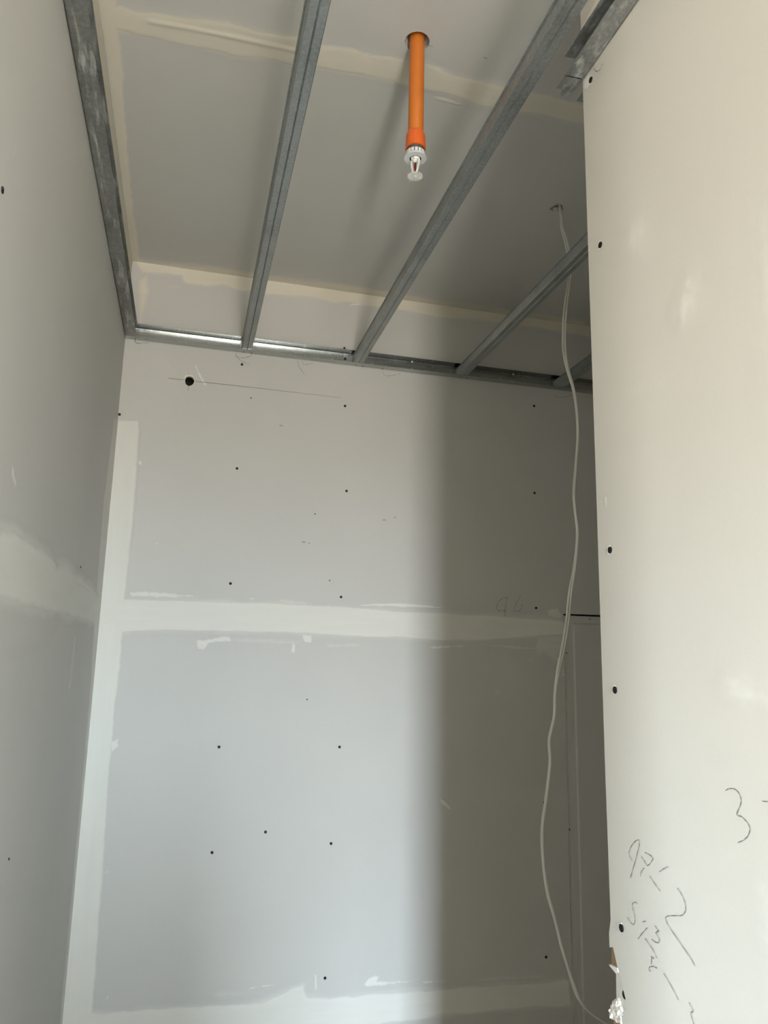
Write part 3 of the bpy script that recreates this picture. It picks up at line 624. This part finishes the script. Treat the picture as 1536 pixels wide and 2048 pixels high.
# small bright rivets and punched dots along the back track
def dots(pts, r, h, mat, name, parent):
    b = MB()
    for x, y, z in pts: b.lathe([(r, 0), (r*.6, h)], (0, 0, 0), 6); n = 12; b.v[-n:] = [(x+p[0], y-p[2], z+p[1]) for p in b.v[-n:]]
    return b.build(name, mat, parent)
rv = []
for x, y in [(609, 697), (824, 724), (1026, 749)]: a_, b_ = on_back(x, y); rv.append((a_, YB-.002, b_))
for p in rv:
    b = MB().lathe([(0.0, 0.0006), (.0035, .0004), (.0035, -.001)], (0, 0, 0), 8)
    mesh('rivet', [(p[0]+q[0], p[1]-q[2]-.0005, p[2]+q[1]) for q in b.v], b.f, M['white_paint'], tb)
dp = []
for x, y in [(582, 708), (610, 712), (637, 715), (665, 718), (745, 728), (771, 732), (797, 735), (824, 737), (874, 744), (900, 747), (975, 755), (1000, 758), (1024, 761), (1097, 769)]:
    a_, b_ = on_back(x, y, YB-.0025); dp.append((a_, YB-.0022, b_))
b = MB()
for p in dp:
    q = MB().lathe([(0.0, 0.0006), (.0022, .0003), (.0022, -.0006)], (0, 0, 0), 6); b.add([(p[0]+v[0], p[1]-v[2], p[2]+v[1]) for v in q.v], q.f)
tag(b.build('punch_dots', M['white_plastic'], tb), kind='stuff')
b = MB()
for x, y in [(488, 704), (503, 707), (712, 730), (725, 733), (765, 738), (921, 755), (934, 757), (1032, 767), (1119, 777)]:
    d = on_ceil(x, y, ZF); q = MB().lathe([(0.0, -.0008), (.0026, -.0006), (.003, .0002)], (d[0], d[1], ZF), 8); b.add(q.v, q.f)
tag(b.build('crimp_marks', M['grey_metal'], tb), kind='stuff')
# two black screws standing loose over the back track
def loose_screw(x, y, label, tilt):
    a_, z_ = on_back(x, y)
    b = MB().lathe([(0.0, 0.004), (.0045, .004), (.0047, .003), (.0018, 0.0), (.0017, -.012), (.0004, -.016)], (0, 0, 0), 10)
    o = b.build('drywall_screw', M['screw'], None, True); o.location = (a_, YB-.004, z_); o.rotation_euler = (math.radians(65), 0, tilt)
    tag(o, label, 'screw'); return o
loose_screw(688, 698, 'black drywall screw sticking out of the wall just above the back track', .1)
sc_ = put_screw('back', 690, 718, tb, SCREW, h=.0032)
# furring channels: flat face down with a groove, flanks and outward lips
def hat(t=.0009):
    c_ = [(-.0215, .028), (-.0180, .028), (-.0172, .0012), (-.0160, 0), (-.0020, 0), (0, .0026), (.0020, 0), (.0160, 0), (.0172, .0012), (.0180, .028), (.0215, .028)]
    C_ = np.array(c_); out = []
    for i in range(len(C_)):
        d0 = C_[i]-C_[max(i-1, 0)]; d1 = C_[min(i+1, len(C_)-1)]-C_[i]
        n0 = np.array([-d0[1], d0[0]]); n1 = np.array([-d1[1], d1[0]])
        n0 = n0/(np.linalg.norm(n0)+1e-9); n1 = n1/(np.linalg.norm(n1)+1e-9); n = n0+n1; n /= np.linalg.norm(n)
        k = t/max(.5, np.dot(n, n1 if np.linalg.norm(n1) > .5 else n0)); out.append(tuple(C_[i]+n*k))
    return c_+out[::-1]
G_FC = 'furring channels of the ceiling grid'
FL = ['furring channel nearest the left wall, between left track and orange pipe', 'furring channel to the right of the orange sprinkler pipe',
      'furring channel crossing in front of the hanging white cable', 'furring channel furthest right, showing only its end behind the white cable']
for k, xc in enumerate((.1435, .546, .9495, 1.357)):
    o = empty('furring_channel', (xc, YB-.003, ZF+.0014), FL[k], 'channel', G_FC)
    y1 = 0.0; y0 = -2.6 if k < 2 else -(YB-.003-YE-.003)
    bd = extrude(hat(), lambda u, v, h: (u, h, v), y0, y1, 'channel_body', M['steel'], o)
    # rounded end stiffener where the channel is crimped into the track
    e_ = MB().prism([(-.0155, .001), (.0155, .001), (.0165, .026), (-.0165, .026)], lambda u, v, h: (u, h, v), -.0345, -.0335).build('end_crimp', M['steel'], o)

# ================================================================== sprinkler dropper
SZ = lambda v: EYE+v
sp = empty('fire_sprinkler', (PX, PY, SZ(1.01)), 'white fire sprinkler head on an orange plastic pipe through the ceiling', 'sprinkler')
base = np.array([PX, PY, SZ(1.01)])
def part(b, name, mat, smooth=True, parent=sp, label=None):
    o = b.build(name, mat, parent, False)
    if smooth: shade_smooth(o, 40)
    if label: o['label'] = label
    return o
z = lambda v: v-1.01     # local height of a level above the eye
part(MB().lathe([(.0162, z(1.10)), (.0167, z(1.101)), (.0167, z(1.414)), (.015, z(1.4145))], n=40), 'pipe', M['orange'], label='orange plastic drop pipe')
part(MB().lathe([(.0165, z(1.1175)), (.0180, z(1.1165)), (.0192, z(1.112)), (.0208, z(1.108)), (.0212, z(1.100)), (.0214, z(1.090)), (.0218, z(1.089)), (.0219, z(1.077)), (.0190, z(1.0765)), (.0180, z(1.080)), (.0165, z(1.080))], n=40, closed=True), 'threaded_socket', M['red_orange'], label='red orange socket')
part(MB().lathe([(.0183, z(1.082)), (.0183, z(1.066)), (.0125, z(1.066)), (.0125, z(1.082))], n=36, closed=True), 'thread_adapter', M['grey_metal'], label='dark grey threaded collar')
# slotted escutcheon cup
NS = 16; b = MB()
for i in range(NS):
    a0, a1 = 2*math.pi*(i+.12)/NS, 2*math.pi*(i+.88)/NS
    for q0, q1 in zip(np.linspace(a0, a1, 5)[:-1], np.linspace(a0, a1, 5)[1:]):
        vv = []
        for zz in (z(1.060), z(1.0688)):
            for rr in (.0186, .0203):
                for q in (q0, q1): vv.append((rr*math.cos(q), rr*math.sin(q), zz))
        b.add(vv, [(0, 1, 3, 2), (4, 6, 7, 5), (0, 4, 5, 1), (2, 3, 7, 6), (0, 2, 6, 4), (1, 5, 7, 3)])
part(b, 'slotted_collar', M['white_plastic'])
part(MB().lathe([(.0186, z(1.061)), (.0205, z(1.061)), (.0235, z(1.0565)), (.0242, z(1.0548)), (.0238, z(1.0540)), (.0125, z(1.0540)), (.0125, z(1.0556)), (.0186, z(1.0575))], n=40, closed=True), 'escutcheon_flange', M['white_plastic'])
part(MB().lathe([(.0182, z(1.067)), (.0182, z(1.0585))], n=28), 'slot_backing', M['slot'], False)
# sprinkler frame: hex body, two arms, boss, bulb, deflector
fr = MB(); fr.lathe([(.0098, z(1.063)), (.0098, z(1.052)), (.0085, z(1.0505)), (.0040, z(1.0505))], n=6)
fr.lathe([(.0055, z(1.0510)), (.0050, z(1.047)), (.0030, z(1.0455))], n=14)
AN = math.radians(-55); ca, sa = math.cos(AN), math.sin(AN)
for s_ in (-1, 1):
    pth = [(s_*.0088, z(1.0535)), (s_*.0098, z(1.047)), (s_*.0092, z(1.040)), (s_*.0072, z(1.031)), (s_*.0046, z(1.023)), (s_*.0024, z(1.0185))]
    v_, f_ = [], []
    for i, (q, zz) in enumerate(pth):
        w = .0022-.0002*i; tck = .0017
        for du, dv in ((-tck, -w), (tck, -w), (tck, w), (-tck, w)): v_.append(((q+du)*ca-dv*sa, (q+du)*sa+dv*ca, zz))
    for i in range(len(pth)-1):
        for k in range(4): f_.append((i*4+k, i*4+(k+1) % 4, (i+1)*4+(k+1) % 4, (i+1)*4+k))
    f_ += [(0, 1, 2, 3), tuple(len(pth)*4-4+k for k in (3, 2, 1, 0))]
    fr.add(v_, f_)
fr.lathe([(.0030, z(1.0215)), (.0040, z(1.0185)), (.0042, z(1.0140)), (.0030, z(1.0125))], n=14)
part(fr, 'frame_arms', M['white_paint'])
part(MB().lathe([(.0006, z(1.0455)), (.0018, z(1.0445)), (.0024, z(1.041)), (.0026, z(1.032)), (.0022, z(1.026)), (.0010, z(1.0215))], n=14), 'heat_bulb', M['red_glass'], label='dark red glass bulb')
NT = 16; poly = []
for i in range(NT):
    a = 2*math.pi*i/NT; d = math.pi/NT
    for r, q in ((.0098, -.98), (.0098, -.86), (.0128, -.74), (.0152, -.66), (.0163, -.42), (.0166, 0), (.0163, .42), (.0152, .66), (.0128, .74), (.0098, .86)): poly.append((r*math.cos(a+q*d), r*math.sin(a+q*d)))
part(MB().prism(poly, lambda u, v, h: (u, v, h), z(1.0118), z(1.0128)), 'deflector', M['white_paint'], False, label='toothed white deflector disc')
part(MB().lathe([(0.0, z(1.0118)), (.0024, z(1.0106)), (.0034, z(1.0119))], n=14), 'deflector_boss', M['white_paint'])

# ================================================================== hanging cable
CPX = [(1121, 405, 0), (1122, 432, 0), (1123, 455, .2), (1130, 480, .7), (1135, 508, 1), (1137, 528, 1), (1138, 548, .8), (1136, 572, .6), (1131, 600, .9), (1127, 640, 1), (1126, 680, 1), (1128, 706, .7), (1135, 740, .3), (1146, 775, .05), (1153, 815, 0), (1156, 870, 0), (1152, 930, 0), (1148, 985, 0), (1151, 1025, 0), (1155, 1060, 0), (1153, 1100, .1), (1147, 1145, .3), (1139, 1185, .7), (1134, 1230, 1), (1127, 1280, 1), (1119, 1325, .6), (1113, 1360, .1), (1110, 1392, 0), (1109, 1430, 0), (1103, 1458, 0), (1098.5, 1482, 0), (1100.5, 1518, 0), (1098, 1550, 0), (1092, 1600, 0), (1086, 1640, 0), (1084, 1670, 0), (1085.5, 1705, 0), (1089, 1745, 0), (1096, 1790, .1), (1106, 1825, .1), (1114, 1855, 0), (1123, 1892, 0), (1136, 1935, 0), (1145, 1965, .2), (1155, 1993, .3), (1170, 2015, .2), (1190, 2033, 0), (1212, 2046, 0), (1245, 2060, 0)]
YCB = 1.865
pts = [(*on_back(x, y, YCB), w) for x, y, w in CPX]
P3 = np.array([(p[0], YCB, p[1]) for p in pts]); Wt = np.array([p[2] for p in pts])
P3[0] = (CX, CY, ZC+.03)
P3 = np.vstack([P3, [P3[-1]+(0.06, 0, -.06)], [P3[-1]+(0.10, 0, -.2)], [P3[-1]+(0.08, -.02, -P3[-1][2]+.006)]]); Wt = np.append(Wt, [0, 0, 0])
Q, Qw = [], []
for i in range(len(P3)-1):
    p0, p1, p2, p3 = P3[max(i-1, 0)], P3[i], P3[i+1], P3[min(i+2, len(P3)-1)]
    for t in np.linspace(0, 1, 5, endpoint=False):
        Q.append(.5*(2*p1+(p2-p0)*t+(2*p0-5*p1+4*p2-p3)*t*t+(3*p1-p0-3*p2+p3)*t**3)); Qw.append(Wt[i]*(1-t)+Wt[i+1]*t)
Q = np.array(Q+[P3[-1]]); Qw = np.array(Qw+[0])
cab = empty('hanging_cable', (CX, CY, ZC), 'white twin cable hanging down from a ragged hole in the ceiling', 'cable')
R_C = .0031
for s_ in (-1, 1):
    off = np.stack([(.5*s_+.5)*Qw*R_C*2.3, -s_*np.sqrt(np.clip(1-Qw**2, 0, 1))*R_C*.8, 0*Qw], 1)
    b = MB().tube(Q+off-np.array([CX, CY, ZC]), R_C, 8); o = b.build('cable_strand', M['cable'], cab, True)
i_ = int(np.argmin(abs(Q[:, 2]-on_back(1118, 1335, YCB)[1])))
b = MB().tube([Q[i_-2]-base*0-np.array([CX, CY, ZC]), Q[i_+2]-np.array([CX, CY, ZC])], .0052, 10); b.build('cable_tie', M['cable'], cab)
